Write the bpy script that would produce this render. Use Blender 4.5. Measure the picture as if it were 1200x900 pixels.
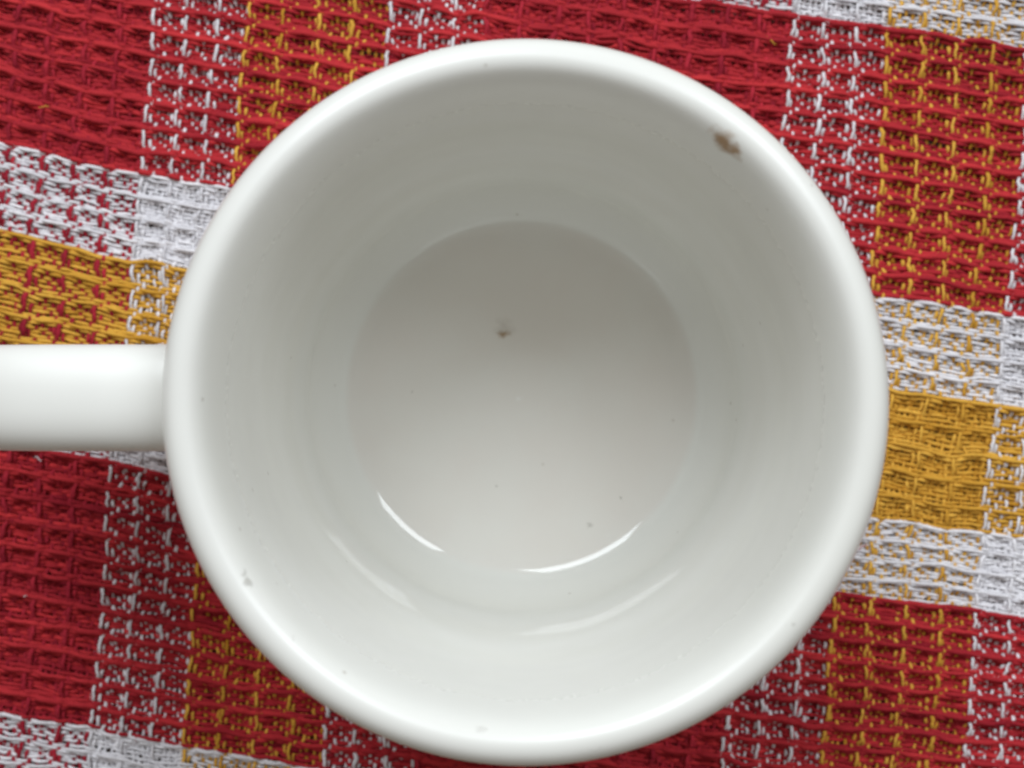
import bpy, math, random
import numpy as np
from mathutils import Vector

random.seed(7)
rng = np.random.default_rng(11)
S = bpy.context.scene
for o in list(bpy.data.objects):
    bpy.data.objects.remove(o)
col = S.collection
MM = 0.001

# ------------------------------------------------------------------ camera
TOP = 82.0            # mm, height of the rim above the table
DIST = 180.0          # mm, camera above the rim
cam = bpy.data.cameras.new('camera')
cam.sensor_width = 36
cam.lens = 36 * DIST / 134.4
cam.clip_start = 0.005
cam.clip_end = 20
cam.dof.use_dof = True
cam.dof.focus_distance = 0.215
cam.dof.aperture_fstop = 18
co = bpy.data.objects.new('camera', cam)
col.objects.link(co)
co.location = (0, 0, (TOP + DIST) * MM)
S.camera = co

# ------------------------------------------------------------------ light
w = bpy.data.worlds.new('World')
S.world = w
w.use_nodes = True
bg = w.node_tree.nodes['Background']
bg.inputs[0].default_value = (1.0, 0.92, 0.83, 1)
bg.inputs[1].default_value = 0.23

def window_light(name, az, elev, dist, width, height, power, colour):
    """daylight coming in through a window; az clockwise from the far side (+Y)"""
    l = bpy.data.lights.new(name, 'AREA')
    l.shape = 'RECTANGLE'
    l.size = width
    l.size_y = height
    l.energy = power
    l.color = colour
    o = bpy.data.objects.new(name, l)
    col.objects.link(o)
    a, e = math.radians(az), math.radians(elev)
    d = Vector((math.sin(a) * math.cos(e), math.cos(a) * math.cos(e), math.sin(e)))
    o.location = d * dist
    o.rotation_euler = d.to_track_quat('Z', 'Y').to_euler()
    return o
window_light('window_light', -21.5, 47, 1.5, 0.57, 1.0, 17.2, (0.88, 0.945, 1.0))
window_light('window_light', 42.5, 47, 1.5, 0.38, 1.0, 11.0, (0.88, 0.945, 1.0))

S.cycles.max_bounces = 7
S.cycles.diffuse_bounces = 5
S.cycles.glossy_bounces = 4
S.cycles.pixel_filter_type = 'BLACKMAN_HARRIS'
S.cycles.filter_width = 2.0
vs = S.view_settings
vs.view_transform = 'Standard'
vs.look = 'None'
vs.exposure = 0.0
vs.gamma = 1.0
vs.use_curve_mapping = False

# ------------------------------------------------------------------ helpers
def new_mat(name):
    m = bpy.data.materials.new(name)
    m.use_nodes = True
    nt = m.node_tree
    return m, nt, nt.nodes['Principled BSDF']

def node(nt, kind, **kw):
    n = nt.nodes.new(kind)
    for k, v in kw.items():
        setattr(n, k, v)
    return n

def mesh_np(name, verts, quads, mat, parent=None, smooth=True, tint=None):
    me = bpy.data.meshes.new(name)
    nv, nf = len(verts), len(quads)
    k = quads.shape[1]
    me.vertices.add(nv)
    me.vertices.foreach_set('co', np.ascontiguousarray(verts, np.float32).ravel())
    me.loops.add(nf * k)
    me.loops.foreach_set('vertex_index', np.ascontiguousarray(quads, np.int32).ravel())
    me.polygons.add(nf)
    me.polygons.foreach_set('loop_start', np.arange(0, nf * k, k, dtype=np.int32))
    me.polygons.foreach_set('use_smooth', np.full(nf, smooth))
    me.update()
    me.validate()
    if tint is not None:
        at = me.attributes.new('tint', 'FLOAT', 'POINT')
        at.data.foreach_set('value', np.ascontiguousarray(tint, np.float32))
    me.materials.append(mat)
    o = bpy.data.objects.new(name, me)
    col.objects.link(o)
    o.parent = parent
    return o

def grid_quads(n, m, closed_n=False, closed_m=False, base=0):
    i = np.arange(n if closed_n else n - 1)
    j = np.arange(m if closed_m else m - 1)
    I, J = np.meshgrid(i, j, indexing='ij')
    I2, J2 = (I + 1) % n, (J + 1) % m
    return (base + np.stack([I * m + J, I * m + J2, I2 * m + J2, I2 * m + J], -1)).reshape(-1, 4)

# ------------------------------------------------------------------ materials
def yarn_mat(name, dark, light, sheen):
    m, nt, b = new_mat(name)
    at = node(nt, 'ShaderNodeAttribute', attribute_name='tint')
    tc = node(nt, 'ShaderNodeTexCoord')
    n1 = node(nt, 'ShaderNodeTexNoise')
    n1.inputs['Scale'].default_value = 4200
    n1.inputs['Detail'].default_value = 3
    n2 = node(nt, 'ShaderNodeTexNoise')
    n2.inputs['Scale'].default_value = 140
    for n in (n1, n2):
        nt.links.new(tc.outputs['Object'], n.inputs['Vector'])
    a1 = node(nt, 'ShaderNodeMath', operation='MULTIPLY_ADD')
    a1.inputs[1].default_value = 0.9
    nt.links.new(n1.outputs['Fac'], a1.inputs[0])
    nt.links.new(at.outputs['Fac'], a1.inputs[2])
    a2 = node(nt, 'ShaderNodeMath', operation='MULTIPLY_ADD')
    a2.inputs[1].default_value = 0.5
    nt.links.new(n2.outputs['Fac'], a2.inputs[0])
    nt.links.new(a1.outputs[0], a2.inputs[2])
    mr = node(nt, 'ShaderNodeMapRange')
    mr.inputs['From Min'].default_value = 0.45
    mr.inputs['From Max'].default_value = 1.55
    nt.links.new(a2.outputs[0], mr.inputs['Value'])
    mx = node(nt, 'ShaderNodeMix', data_type='RGBA')
    mx.inputs['A'].default_value = (*dark, 1)
    mx.inputs['B'].default_value = (*light, 1)
    nt.links.new(mr.outputs[0], mx.inputs['Factor'])
    nt.links.new(mx.outputs['Result'], b.inputs['Base Color'])
    b.inputs['Roughness'].default_value = 0.8
    b.inputs['Specular IOR Level'].default_value = 0.2
    bp = node(nt, 'ShaderNodeBump')
    bp.inputs['Strength'].default_value = 0.9
    bp.inputs['Distance'].default_value = 0.0002
    nt.links.new(n1.outputs['Fac'], bp.inputs['Height'])
    nt.links.new(bp.outputs[0], b.inputs['Normal'])
    # loose cotton lets light through
    tr = node(nt, 'ShaderNodeBsdfTranslucent')
    nt.links.new(mx.outputs['Result'], tr.inputs['Color'])
    ms = node(nt, 'ShaderNodeMixShader')
    ms.inputs[0].default_value = 0.10
    nt.links.new(b.outputs[0], ms.inputs[1]); nt.links.new(tr.outputs[0], ms.inputs[2])
    nt.links.new(ms.outputs[0], nt.nodes['Material Output'].inputs['Surface'])
    return m

M_RED_W = yarn_mat('crimson_cotton', (0.20, 0.005, 0.018), (0.56, 0.030, 0.050), 0.15)
M_RED_F = yarn_mat('red_cotton', (0.22, 0.005, 0.016), (0.64, 0.040, 0.046), 0.15)
M_LINT = yarn_mat('red_lint', (0.26, 0.010, 0.022), (0.58, 0.055, 0.07), 0)
M_WHT = yarn_mat('white_cotton', (0.64, 0.62, 0.65), (0.93, 0.905, 0.93), 0.1)
M_YEL = yarn_mat('mustard_cotton', (0.50, 0.22, 0.015), (0.87, 0.50, 0.08), 0.1)

m, nt, b = new_mat('dark_table_wood')
tc = node(nt, 'ShaderNodeTexCoord')
mp = node(nt, 'ShaderNodeMapping')
mp.inputs['Scale'].default_value = (3, 40, 3)
nz = node(nt, 'ShaderNodeTexNoise')
nz.inputs['Scale'].default_value = 4
nz.inputs['Detail'].default_value = 6
cr = node(nt, 'ShaderNodeValToRGB')
cr.color_ramp.elements[0].color = (0.05, 0.024, 0.012, 1)
cr.color_ramp.elements[1].color = (0.13, 0.065, 0.03, 1)
nt.links.new(tc.outputs['Object'], mp.inputs['Vector'])
nt.links.new(mp.outputs[0], nz.inputs['Vector'])
nt.links.new(nz.outputs['Fac'], cr.inputs[0])
nt.links.new(cr.outputs[0], b.inputs['Base Color'])
b.inputs['Roughness'].default_value = 0.5
M_WOOD = m

# ------------------------------------------------------------------ table
tw, th, tt = 400, 320, 18
tv = np.array([(x, y, z) for z in (-tt, 0) for y in (-th / 2, th / 2) for x in (-tw / 2, tw / 2)]) * MM
tq = np.array([(4, 5, 7, 6), (0, 2, 3, 1), (0, 1, 5, 4), (2, 6, 7, 3), (0, 4, 6, 2), (1, 3, 7, 5)])
t = mesh_np('table_top', tv, tq, M_WOOD, smooth=False)
t['kind'] = 'structure'

# ------------------------------------------------------------------ cloth: a waffle weave, yarn by yarn
# The cloth is laid out in millimetres on the table; K turns the stripe plan's units into mm.
K = 0.1621
PLAN = ['.W....',
        'W..W..',
        'W.W.WW',
        'WW.W.W',
        'WW..W.',
        '..W..W']
UP = np.array([[c == 'W' for c in r] for r in PLAN])          # UP[j, i]: warp on top
RI = np.array([1.0, .55, .14, 0.0, .14, .55])
RJ = np.array([1.0, .72, .15, .0, .18, .66])
DEPTH, AMP = 1.75, 0.28
A_ANCH = ([-30, -4.5, 0, 3, 7, 10, 19, 22, 26, 50], [-1035, 0, 181, 290, 457, 567, 932, 1045, 1210, 2160])
B_ANCH = ([-40, -11, 0, 4, 9, 13, 24, 28, 33, 37, 60], [-975, -149, 166, 270, 422, 516, 838, 942, 1094, 1188, 1850])

def warp_colour(cell):
    c = cell % 19
    return 1 if (c < 3 or 7 <= c < 10) else (2 if c < 7 else 0)
def weft_colour(cell):
    c = cell % 24
    return 1 if (c < 4 or 9 <= c < 13) else (2 if c < 9 else 0)

A0, A1, B0, B1 = -16, 46, -30, 48
NA, NB = (A1 - A0) * 6, (B1 - B0) * 6
ai = np.arange(NA); bi = np.arange(NB)
ac = A0 + (ai + 0.0) / 6.0 + 0.04
bc = B0 + (bi + 0.5) / 6.0
XA = np.interp(ac, *A_ANCH)
YB = np.interp(bc, *B_ANCH)
CB = np.interp(YB, [-200, 515, 840, 1200], [.21, .21, .168, .15])
PX = np.repeat(XA[:, None], NB, 1)
PY = np.repeat(YB[None, :], NA, 0)
TA = np.interp(XA, [180, 930], [.087, .098])[:, None]
for _ in range(12):
    PX = XA[:, None] - TA * PY
    PY = YB[None, :] + CB[None, :] * PX - 3e-5 * np.clip(PX, -800, 1400) ** 2

def smooth_noise(n, m, ci, cj, r):
    """value noise on the thread grid, cell sizes ci x cj threads"""
    gi, gj = int(n / ci) + 4, int(m / cj) + 4
    g = r.normal(0, 1, (gi, gj))
    fi, fj = np.arange(n) / ci, np.arange(m) / cj
    i0, j0 = fi.astype(int), fj.astype(int)
    ti, tj = fi - i0, fj - j0
    ti = ti * ti * (3 - 2 * ti); tj = tj * tj * (3 - 2 * tj)
    T, U = ti[:, None], tj[None, :]
    return (g[np.ix_(i0, j0)] * (1 - T) * (1 - U) + g[np.ix_(i0 + 1, j0)] * T * (1 - U)
            + g[np.ix_(i0, j0 + 1)] * (1 - T) * U + g[np.ix_(i0 + 1, j0 + 1)] * T * U)

GX = (PX - 600) * K + 0.55 * smooth_noise(NA, NB, 33, 37, rng) + 0.27 * smooth_noise(NA, NB, 7, 5, rng)
GY = -(PY - 450) * K + 0.50 * smooth_noise(NA, NB, 31, 35, rng) + 0.25 * smooth_noise(NA, NB, 5, 7, rng)
I6, J6 = ai % 6, bi % 6
up = UP[np.ix_(J6, I6)].T & ~((rng.random((NA, NB)) < .12) & (I6 > 0)[:, None])                                      # [warp, weft]
relief = np.maximum(RI[I6][:, None], RJ[J6][None, :]) * np.clip(0.85 + 0.10 * smooth_noise(NA, NB, 6, 6, rng) + 0.13 * smooth_noise(NA, NB, 40, 40, rng), .35, 1.25)
weft_col = np.array([weft_colour((j // 6) + B0) for j in range(NB)])
relief *= np.array([1.0, 0.66, 0.80])[weft_col][None, :]
swell = 0.22 * smooth_noise(NA, NB, 60, 60, rng)
BASE = 0.75 + DEPTH * relief * 0.9 + np.clip(swell, -.3, .45)
jit = rng.normal(0, 1, (2, NA, NB))
ZW = BASE + np.where(up, AMP, -AMP) + 0.10 * jit[0]
ZF = BASE + np.where(up, -AMP, AMP) + 0.10 * jit[1]
# long floats rise clear of the ground weave in their middle
ZW += 0.22 * (I6[:, None] == 0) * np.isin(J6, [2, 3])[None, :]
ZF += 0.26 * np.isin(I6, [3, 4])[:, None] * np.isin(J6, [0])[None, :]
ZW -= 0.18 * ((I6 == 1)[:, None] & (J6 == 0)[None, :])
ZW = np.maximum(ZW, 0.36); ZF = np.maximum(ZF, 0.36)

def cubic_mid(v):
    p = np.concatenate([v[:1], v, v[-1:]])
    return (-p[:-3] + 9 * p[1:-2] + 9 * p[2:-1] - p[3:]) / 16

SIDES = 5
ANG = np.arange(SIDES) / SIDES * 2 * math.pi + math.pi / 2

def yarn(xs, ys, zs, px, py, rad, flat, r):
    """tube along a run of crossings; finer sampling where the photograph looks"""
    keep = (px > -280) & (px < 1480) & (py > -210) & (py < 1110)
    idx = np.nonzero(keep)[0]
    if len(idx) < 8:
        return None
    s = slice(idx[0], idx[-1] + 1)
    P = np.stack([xs[s], ys[s], zs[s]], 1)
    fine = (px[s] > -30) & (px[s] < 1230) & (py[s] > -30) & (py[s] < 930)
    n = len(P)
    mid = np.stack([cubic_mid(P[:, k]) for k in range(3)], 1)
    allp = np.empty((2 * n - 1, 3)); allp[0::2] = P; allp[1::2] = mid
    sel = np.ones(2 * n - 1, bool); sel[1::2] = fine[:-1]
    Q = allp[sel]
    T = np.gradient(Q, axis=0)
    T /= np.linalg.norm(T, axis=1, keepdims=True)
    side = np.cross(T, (0, 0, 1.0)); side /= np.linalg.norm(side, axis=1, keepdims=True)
    nor = np.cross(side, T)
    k = len(Q)
    rr = rad * (1 + 0.10 * np.interp(np.arange(k), np.arange(0, k + 9, 9), r.normal(0, 1, len(np.arange(0, k + 9, 9))))
                + 0.09 * r.normal(0, 1, k))
    rr = np.clip(rr, rad * .7, rad * 1.35)
    V = (Q[:, None, :] + (rr[:, None] * np.cos(ANG)[None, :])[..., None] * side[:, None, :] * flat
         + (rr[:, None] * np.sin(ANG)[None, :])[..., None] * nor[:, None, :])
    tint = r.normal(0, .16) + np.interp(np.arange(k), np.arange(0, k + 14, 14), r.normal(0, .14, len(np.arange(0, k + 14, 14))))
    return V.reshape(-1, 3), grid_quads(k, SIDES, closed_m=True), np.repeat(tint, SIDES), Q

cloth = bpy.data.objects.new('waffle_tablecloth', None)
cloth.empty_display_size = 0.05
col.objects.link(cloth)
cloth['label'] = 'red, white and mustard checked waffle-weave cotton cloth under the mug'
cloth['category'] = 'tablecloth'

bins = {}
centres = {0: [], 1: [], 2: []}
def add(key, res):
    if res is None:
        return
    V, F, T, Q = res
    L = bins.setdefault(key, [[], [], [], 0])
    L[0].append(V); L[1].append(F + L[3]); L[2].append(T); L[3] += len(V)
    centres[key[1]].append(Q)

for i in range(NA):
    c = warp_colour((i // 6) + A0)
    # the ends beside a ridge crowd up against it
    lat = 0.10 * rng.normal(0, 1, NB) + {1: -0.24, 5: 0.24, 2: -0.08, 4: 0.08}.get(i % 6, 0)
    # floats at the ridge spread and wander, as loose cotton does
    lat += 0.13 * np.repeat(rng.normal(0, 1, NB // 6 + 1), 6)[:NB]
    add(('warp', c), yarn(GX[i] + lat, GY[i], ZW[i], PX[i], PY[i],
                          ((0.33, 0.29, 0.29)[c] if i % 6 else (0.41, 0.30, 0.31)[c]) * rng.uniform(.88, 1.12), 1.12, rng))
for j in range(NB):
    c = weft_colour((j // 6) + B0)
    lat = (0.05 if j % 6 else 0.025) * rng.normal(0, 1, NA)
    bow = np.where(np.isin(I6, [2, 3, 4]), 1.0, 0.0) * np.repeat(rng.normal(0, 0.09, NA // 6 + 1), 6)[:NA]
    # the two ridge picks lie close against one another
    pull = {5: -0.10, 1: 0.10}.get(j % 6, 0)
    add(('weft', c), yarn(GX[:, j], GY[:, j] + lat + bow + pull, ZF[:, j], PX[:, j], PY[:, j],
                          (0.43, 0.30, 0.335)[c] * (1.0 if j % 6 else 1.14) * rng.uniform(.88, 1.12), 1.10, rng))

CN = ['red', 'white', 'mustard']
for (kind, c), L in bins.items():
    V = np.concatenate(L[0]) * MM
    mat = [M_RED_W if kind == 'warp' else M_RED_F, M_WHT, M_YEL][c]
    o = mesh_np(f'{CN[c]}_{kind}_yarn', V, np.concatenate(L[1]), mat, cloth, True, np.concatenate(L[2]) + .35)
    o['kind'] = 'stuff'
    o['label'] = f'{CN[c]} cotton yarn running {"up and down" if kind == "warp" else "across"} the cloth'

# stray fibres standing off the yarn
for c, nfib in ((0, 20000), (1, 8000), (2, 8000)):
    Q = np.concatenate(centres[c])
    px = Q[:, 0] / K + 600; py = 450 - Q[:, 1] / K
    Q = Q[(px > -20) & (px < 1220) & (py > -20) & (py < 920)]
    p = Q[rng.integers(0, len(Q), nfib)] + rng.normal(0, .12, (nfib, 3)) + (0, 0, .28)
    a = rng.uniform(0, 2 * math.pi, nfib)
    d = np.stack([np.cos(a), np.sin(a), rng.normal(.25, .3, nfib)], 1)
    ln = rng.uniform(.3, 1.0, nfib)[:, None]
    bend = np.stack([-np.sin(a), np.cos(a), -.2 + 0 * a], 1) * rng.normal(0, .22, nfib)[:, None]
    wv = np.stack([-np.sin(a), np.cos(a), 0 * a], 1) * 0.028
    p1 = p + d * ln * .5 + bend * ln; p2 = p + d * ln
    V = np.stack([p - wv, p + wv, p1 - wv, p1 + wv, p2 - wv * .4, p2 + wv * .4], 1).reshape(-1, 3)
    V[:, 2] = np.maximum(V[:, 2], 0.2)
    k = (np.arange(nfib) * 6)[:, None]
    F = np.concatenate([k + np.array([[0, 1, 3, 2]]), k + np.array([[2, 3, 5, 4]])])
    o = mesh_np(f'{CN[c]}_lint_fibre', V * MM, F, [M_LINT, M_WHT, M_YEL][c], cloth, True,
                np.repeat(rng.normal(.5, .2, nfib), 6))
    o['kind'] = 'stuff'

# the short nap that makes the cotton look soft
for c, nfib in ((0, 230000), (1, 60000), (2, 60000)):
    Q = np.concatenate(centres[c])
    px = Q[:, 0] / K + 600; py = 450 - Q[:, 1] / K
    Q = Q[(px > -10) & (px < 1210) & (py > -10) & (py < 910) & (Q[:, 0] ** 2 + Q[:, 1] ** 2 > 52 ** 2)]
    an_ = rng.uniform(0, 2 * math.pi, nfib)
    el = rng.uniform(.1, 1.3, nfib)
    d = np.stack([np.cos(an_) * np.cos(el), np.sin(an_) * np.cos(el), np.sin(el)], 1)
    p = Q[rng.integers(0, len(Q), nfib)] + rng.normal(0, .08, (nfib, 3)) + d * .26
    a = an_ + rng.normal(0, 1.2, nfib)
    t_ = np.stack([np.cos(a), np.sin(a), rng.normal(.25, .25, nfib)], 1) * rng.uniform(.22, .60, nfib)[:, None]
    wv = np.stack([-np.sin(a), np.cos(a), 0 * a], 1) * 0.026
    V = np.stack([p - wv, p + wv, p + t_], 1).reshape(-1, 3)
    V[:, 2] = np.maximum(V[:, 2], 0.2)
    o = mesh_np(f'{CN[c]}_nap', V * MM, np.arange(nfib * 3).reshape(-1, 3), [M_LINT, M_WHT, M_YEL][c], cloth, False,
                np.repeat(rng.normal(.45, .2, nfib), 3))
    o['kind'] = 'stuff'

# a few bits of loose lint caught on the ridges
def lint(px, py, ang, ln, mat, name):
    n = 14
    t = np.linspace(-.5, .5, n)
    a = math.radians(ang)
    cx, cy = (px - 600) * K, (450 - py) * K
    wob = np.cumsum(rng.normal(0, .10, n)); wob -= wob.mean()
    P = np.stack([cx + t * ln * math.cos(a) - wob * math.sin(a), cy + t * ln * math.sin(a) + wob * math.cos(a),
                  3.05 + .25 * np.sin(t * 5) + 0 * t], 1)
    T = np.gradient(P, axis=0); T /= np.linalg.norm(T, axis=1, keepdims=True)
    sd = np.cross(T, (0, 0, 1.)); nr = np.cross(sd, T)
    rad = .12 * np.sqrt(np.clip(1 - (2 * t) ** 2, .05, 1))[:, None]
    an4 = np.arange(4) * math.pi / 2
    V = P[:, None] + (rad * np.cos(an4))[..., None] * sd[:, None] + (rad * np.sin(an4))[..., None] * nr[:, None]
    o = mesh_np(name, V.reshape(-1, 3) * MM, grid_quads(n, 4, closed_m=True), mat, cloth, True, np.full(n * 4, .5))
for (px, py, ang, ln, mat, nm) in ((55, 127, 5, 2.2, M_YEL, 'mustard_lint'), (902, 50, -40, 2.6, M_YEL, 'mustard_lint'),
                                   (30, 697, 10, 1.8, M_WHT, 'white_lint'), (48, 537, -20, 1.8, M_WHT, 'white_lint'),
                                   (1008, 640, 30, 2.0, M_LINT, 'red_lint')):
    lint(px, py, ang, ln, mat, nm)

# ------------------------------------------------------------------ mug
MZ = 2.05                                     # the mug's foot on the cloth's ridges
mug = bpy.data.objects.new('mug', None)
mug.empty_display_size = 0.03
mug.location = (1.79 * MM, -2.46 * MM, MZ * MM)
col.objects.link(mug)
mug['label'] = 'empty thick white glazed ceramic mug with brown-stained rim, handle pointing left'
mug['category'] = 'mug'

m, nt, b = new_mat('white_glazed_ceramic')
tc = node(nt, 'ShaderNodeTexCoord')
OBJ = tc.outputs['Object']
nlo = node(nt, 'ShaderNodeTexNoise'); nlo.inputs['Scale'].default_value = 30
nlo.inputs['Detail'].default_value = 0
nhi = node(nt, 'ShaderNodeTexNoise'); nhi.inputs['Scale'].default_value = 900
nhi.inputs['Detail'].default_value = 4
nt.links.new(OBJ, nhi.inputs['Vector'])
# throwing rings: the glaze varies in faint bands up the wall
mpz = node(nt, 'ShaderNodeMapping'); mpz.inputs['Scale'].default_value = (0.35, 0.35, 3)
nt.links.new(OBJ, mpz.inputs['Vector']); nt.links.new(mpz.outputs[0], nlo.inputs['Vector'])
mx = node(nt, 'ShaderNodeMix', data_type='RGBA')
mx.inputs['A'].default_value = (0.762, 0.756, 0.702, 1)
mx.inputs['B'].default_value = (0.805, 0.80, 0.77, 1)
nt.links.new(nlo.outputs['Fac'], mx.inputs['Factor'])
cur = mx.outputs['Result']
# fine pin-holes and specks in the glaze
vo = node(nt, 'ShaderNodeTexVoronoi'); vo.inputs['Scale'].default_value = 210
nt.links.new(OBJ, vo.inputs['Vector'])
sp = node(nt, 'ShaderNodeMapRange')
sp.inputs['From Min'].default_value = 0.085; sp.inputs['From Max'].default_value = 0.03
nt.links.new(vo.outputs['Distance'], sp.inputs['Value'])
sepc = node(nt, 'ShaderNodeSeparateColor')
nt.links.new(vo.outputs['Color'], sepc.inputs[0])
gt = node(nt, 'ShaderNodeMath', operation='GREATER_THAN'); gt.inputs[1].default_value = 0.80
nt.links.new(sepc.outputs[0], gt.inputs[0])
ml = node(nt, 'ShaderNodeMath', operation='MULTIPLY')
nt.links.new(sp.outputs[0], ml.inputs[0]); nt.links.new(gt.outputs[0], ml.inputs[1])
ml2 = node(nt, 'ShaderNodeMath', operation='MULTIPLY'); ml2.inputs[1].default_value = 0.45
nt.links.new(ml.outputs[0], ml2.inputs[0])
mx = node(nt, 'ShaderNodeMix', data_type='RGBA')
mx.inputs['B'].default_value = (0.35, 0.30, 0.24, 1)
nt.links.new(ml2.outputs[0], mx.inputs['Factor']); nt.links.new(cur, mx.inputs['A'])
cur = mx.outputs['Result']
# faint warm reflections painted into the floor's colour, blotchy, up to where the wall begins
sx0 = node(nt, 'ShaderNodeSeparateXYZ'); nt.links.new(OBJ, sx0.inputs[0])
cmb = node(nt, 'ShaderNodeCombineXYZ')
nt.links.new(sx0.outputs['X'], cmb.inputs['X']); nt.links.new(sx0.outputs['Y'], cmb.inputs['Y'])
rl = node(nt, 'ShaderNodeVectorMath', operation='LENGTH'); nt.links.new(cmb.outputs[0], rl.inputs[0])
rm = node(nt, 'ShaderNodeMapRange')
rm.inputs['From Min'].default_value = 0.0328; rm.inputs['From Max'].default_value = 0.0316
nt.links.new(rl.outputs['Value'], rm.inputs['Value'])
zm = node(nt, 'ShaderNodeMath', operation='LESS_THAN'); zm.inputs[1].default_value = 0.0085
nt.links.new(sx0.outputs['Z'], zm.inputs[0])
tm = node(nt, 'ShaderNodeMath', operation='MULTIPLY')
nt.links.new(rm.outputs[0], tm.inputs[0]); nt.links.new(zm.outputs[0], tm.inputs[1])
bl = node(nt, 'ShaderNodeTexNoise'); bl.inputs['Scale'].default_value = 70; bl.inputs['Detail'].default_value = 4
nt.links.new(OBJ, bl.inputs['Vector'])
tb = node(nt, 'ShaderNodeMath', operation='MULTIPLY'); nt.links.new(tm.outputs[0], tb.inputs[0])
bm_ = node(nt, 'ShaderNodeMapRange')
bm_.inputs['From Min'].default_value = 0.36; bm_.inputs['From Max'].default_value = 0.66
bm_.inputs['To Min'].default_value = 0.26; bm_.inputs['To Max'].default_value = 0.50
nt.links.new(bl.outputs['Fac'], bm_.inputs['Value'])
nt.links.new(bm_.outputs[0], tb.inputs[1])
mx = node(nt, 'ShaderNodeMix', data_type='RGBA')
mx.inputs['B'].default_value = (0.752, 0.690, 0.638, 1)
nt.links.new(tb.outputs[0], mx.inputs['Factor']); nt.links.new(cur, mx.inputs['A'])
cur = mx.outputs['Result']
# individual stains: x, y, z (mm from the middle of the foot), radius, strength, colour
warp = node(nt, 'ShaderNodeVectorMath', operation='MULTIPLY_ADD')
nv = node(nt, 'ShaderNodeTexNoise'); nv.inputs['Scale'].default_value = 620; nv.inputs['Detail'].default_value = 3
nt.links.new(OBJ, nv.inputs['Vector'])
warp.inputs[1].default_value = (0.0030, 0.0030, 0.0030)
nt.links.new(nv.outputs['Color'], warp.inputs[0])
off = node(nt, 'ShaderNodeVectorMath', operation='ADD'); off.inputs[1].default_value = (-.0015, -.0015, -.0015)
nt.links.new(OBJ, off.inputs[0]); nt.links.new(off.outputs[0], warp.inputs[2])
BR = (0.30, 0.155, 0.045); GR = (0.30, 0.28, 0.24)
def lip(px, py, r, s, c, z=79.0):
    return ((px - 616) * .112, (472 - py) * .112, z, r, s, c)
def flo(px, py, r, s, c, z=6.2):
    return ((px - 611.4) * .157, (465.7 - py) * .157, z, r, s, c)
SPOTS = [lip(848, 168, 2.3, .9, BR), lip(857, 178, 1.8, .8, BR), lip(838, 160, 1.6, .7, BR),
         lip(963, 328, .7, .55, BR), lip(288, 684, .8, .5, GR), lip(285, 673, .7, .4, GR),
         lip(565, 854, 1.0, .35, GR), lip(697, 878, .8, .45, GR), lip(929, 735, .8, .5, GR),
         lip(345, 745, .5, .4, GR), 
         flo(590, 390, 1.2, .85, (.36, .22, .10)), flo(591, 385, 2.2, .22, (.3, .25, .2)), flo(608, 468, .8, .5, (.9, .9, .88)),
         flo(731, 585, .5, .6, GR), flo(693, 617, .45, .5, GR), flo(580, 569, .45, .5, GR),
         flo(483, 462, .35, .5, GR),
         (18.7, 35.2, 19.5, .9, .6, BR)]
for (x, y, z, r, s, c) in SPOTS:
    ds = node(nt, 'ShaderNodeVectorMath', operation='DISTANCE')
    ds.inputs[1].default_value = (x * MM, y * MM, z * MM)
    nt.links.new(warp.outputs[0], ds.inputs[0])
    mr = node(nt, 'ShaderNodeMapRange')
    mr.inputs['From Min'].default_value = r * MM; mr.inputs['From Max'].default_value = r * MM * .3
    mr.inputs['To Max'].default_value = s
    nt.links.new(ds.outputs['Value'], mr.inputs['Value'])
    mx = node(nt, 'ShaderNodeMix', data_type='RGBA')
    mx.inputs['B'].default_value = (*c, 1)
    nt.links.new(mr.outputs[0], mx.inputs['Factor']); nt.links.new(cur, mx.inputs['A'])
    cur = mx.outputs['Result']
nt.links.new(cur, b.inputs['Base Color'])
# the lip and handle are dulled by use, the inside keeps its gloss
sx = node(nt, 'ShaderNodeSeparateXYZ'); nt.links.new(OBJ, sx.inputs[0])
rg = node(nt, 'ShaderNodeMapRange')
rg.inputs['From Min'].default_value = 0.052; rg.inputs['From Max'].default_value = 0.074
rg.inputs['To Min'].default_value = 0.02; rg.inputs['To Max'].default_value = 0.29
nt.links.new(sx.outputs['Z'], rg.inputs['Value'])
hr = node(nt, 'ShaderNodeMapRange')
hr.inputs['From Min'].default_value = -0.0485; hr.inputs['From Max'].default_value = -0.0515
hr.inputs['To Min'].default_value = 0.0; hr.inputs['To Max'].default_value = 0.20
nt.links.new(sx.outputs['X'], hr.inputs['Value'])
ra = node(nt, 'ShaderNodeMath', operation='ADD')
nt.links.new(rg.outputs[0], ra.inputs[0]); nt.links.new(hr.outputs[0], ra.inputs[1])
rs = node(nt, 'ShaderNodeMath', operation='MULTIPLY_ADD'); rs.inputs[1].default_value = 0.06
nt.links.new(nhi.outputs['Fac'], rs.inputs[0]); nt.links.new(ra.outputs[0], rs.inputs[2])
nt.links.new(rs.outputs[0], b.inputs['Roughness'])
b.inputs['IOR'].default_value = 1.5
bp = node(nt, 'ShaderNodeBump'); bp.inputs['Strength'].default_value = 0.16; bp.inputs['Distance'].default_value = 0.0006
nb = node(nt, 'ShaderNodeTexNoise'); nb.inputs['Scale'].default_value = 95; nb.inputs['Detail'].default_value = 1
nt.links.new(OBJ, nb.inputs['Vector'])
nt.links.new(nb.outputs['Fac'], bp.inputs['Height'])
nt.links.new(bp.outputs[0], b.inputs['Normal'])
M_MUG = m

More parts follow.
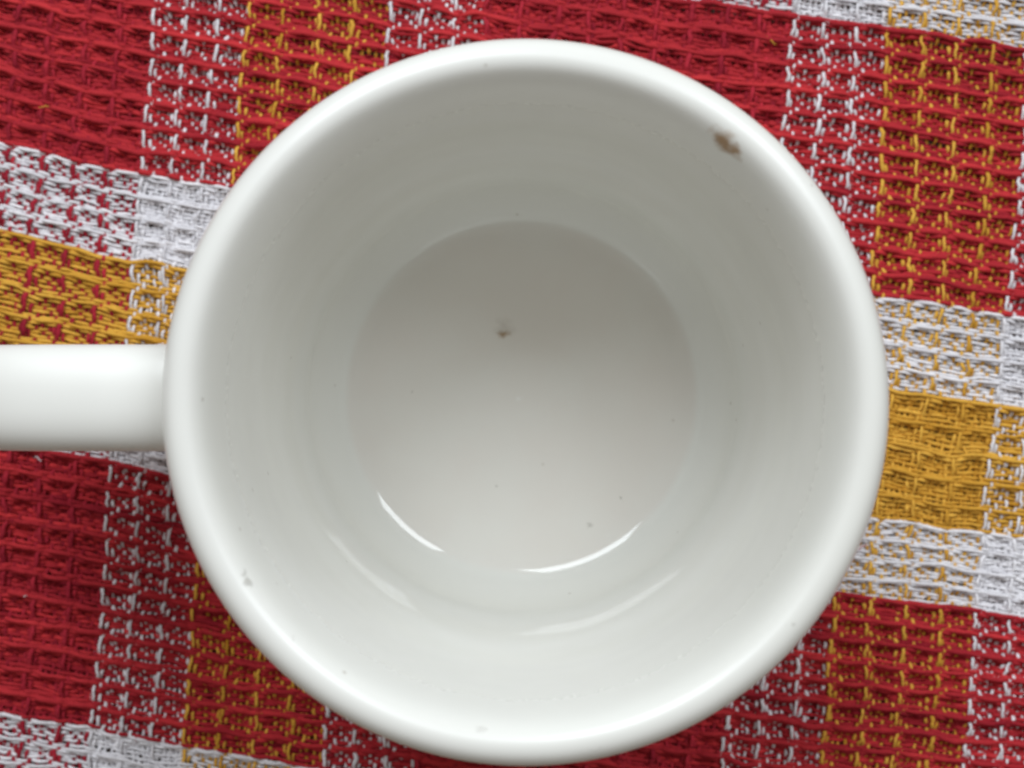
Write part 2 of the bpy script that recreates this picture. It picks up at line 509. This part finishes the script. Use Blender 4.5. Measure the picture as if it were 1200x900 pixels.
def bez(p0, p1, p2, p3, n):
    t = np.linspace(0, 1, n, endpoint=False)[:, None]
    p0, p1, p2, p3 = map(np.array, (p0, p1, p2, p3))
    return (1 - t) ** 3 * p0 + 3 * (1 - t) ** 2 * t * p1 + 3 * (1 - t) * t * t * p2 + t ** 3 * p3

# profile (radius, height): inside floor -> corner -> wall -> lip -> outside -> foot
FZ = 6.2
prof = np.concatenate([
    np.array([(0.02, FZ + .15), (8, FZ + .12), (16, FZ + .06), (24, FZ + .02), (28.6, FZ)]),
    bez((29.5, FZ), (31.7, FZ), (33.0, FZ + .6), (34.0, FZ + 1.7), 18),
    bez((34.0, FZ + 1.7), (35.3, FZ + 3.2), (37.2, FZ + 6.0), (37.9, FZ + 10.0), 20),
    bez((37.9, FZ + 10.0), (38.9, FZ + 21), (40.2, 40), (40.6, 52), 18),
    bez((40.6, 52), (41.0, 70.0), (41.2, TOP - MZ), (45.4, TOP - MZ), 30),
    bez((45.4, TOP - MZ), (47.7, TOP - MZ), (49.0, 77.4), (48.8, 73.8), 14),
    bez((48.8, 73.8), (48.5, 69), (46.4, 66), (46.0, 58), 10),
    bez((46.0, 58), (45.8, 40), (45.6, 20), (42.5, 9), 14),
    bez((42.5, 9), (41, 4), (39.5, 2.5), (39.0, 1.0), 8),
    np.array([(38.6, .2), (37.8, 0), (36.6, 0), (35.8, .4), (35.2, 1.6), (20, 1.9), (0.02, 1.9)])])
NSEG = 192
an = np.arange(NSEG) / NSEG * 2 * math.pi
V = np.stack([prof[:, 0][:, None] * np.cos(an), prof[:, 0][:, None] * np.sin(an), np.repeat(prof[:, 1][:, None], NSEG, 1)], -1)
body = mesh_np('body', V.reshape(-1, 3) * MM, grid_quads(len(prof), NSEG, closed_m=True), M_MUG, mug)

# handle: an ear swept from just under the lip round to the lower body
ctrl = np.array([(-45.0, 64.6), (-51, 65.6), (-60, 66.2), (-72, 64.8), (-82, 58.5), (-87, 48), (-86, 37), (-80, 27.5), (-69, 20.5), (-56, 17), (-43, 15.5)])
tt_ = np.linspace(0, len(ctrl) - 1, 90)
def catmull(c, t):
    i = np.clip(t.astype(int), 0, len(c) - 2); f = (t - i)[:, None]
    g = lambda k: c[np.clip(i + k, 0, len(c) - 1)]
    return .5 * (2 * g(0) + (g(1) - g(-1)) * f + (2 * g(-1) - 5 * g(0) + 4 * g(1) - g(2)) * f ** 2 + (3 * g(0) - g(-1) - 3 * g(1) + g(2)) * f ** 3)
path = catmull(ctrl, tt_)
tan = np.gradient(path, axis=0); tan /= np.linalg.norm(tan, axis=1, keepdims=True)
nor = np.stack([-tan[:, 1], tan[:, 0]], 1) * -1
u = tt_ / tt_[-1]
wid = 7.55 + 1.6 * np.exp(-(u / .055) ** 2) + 1.6 * np.exp(-((1 - u) / .055) ** 2)
thk = 5.2 + 1.6 * np.exp(-(u / .05) ** 2) + 1.6 * np.exp(-((1 - u) / .05) ** 2)
NS = 36
al = np.arange(NS) / NS * 2 * math.pi
ca, sa = np.cos(al), np.sin(al)
ey = np.sign(ca) * np.abs(ca) ** .85; en = np.sign(sa) * np.abs(sa) ** .85
HV = np.empty((len(path), NS, 3))
HV[..., 0] = path[:, 0:1] + nor[:, 0:1] * thk[:, None] * en
HV[..., 1] = 0.5 + wid[:, None] * ey
HV[..., 2] = path[:, 1:2] + nor[:, 1:2] * thk[:, None] * en
handle = mesh_np('handle', HV.reshape(-1, 3) * MM, grid_quads(len(path), NS, closed_m=True), M_MUG, mug)
handle['label'] = 'rounded white ceramic handle reaching out to the left'

for o in (body, handle):
    import bmesh
    bm = bmesh.new(); bm.from_mesh(o.data)
    bmesh.ops.holes_fill(bm, edges=[e for e in bm.edges if e.is_boundary], sides=0)
    bmesh.ops.recalc_face_normals(bm, faces=bm.faces)
    bm.to_mesh(o.data); bm.free()
    for p in o.data.polygons:
        p.use_smooth = True
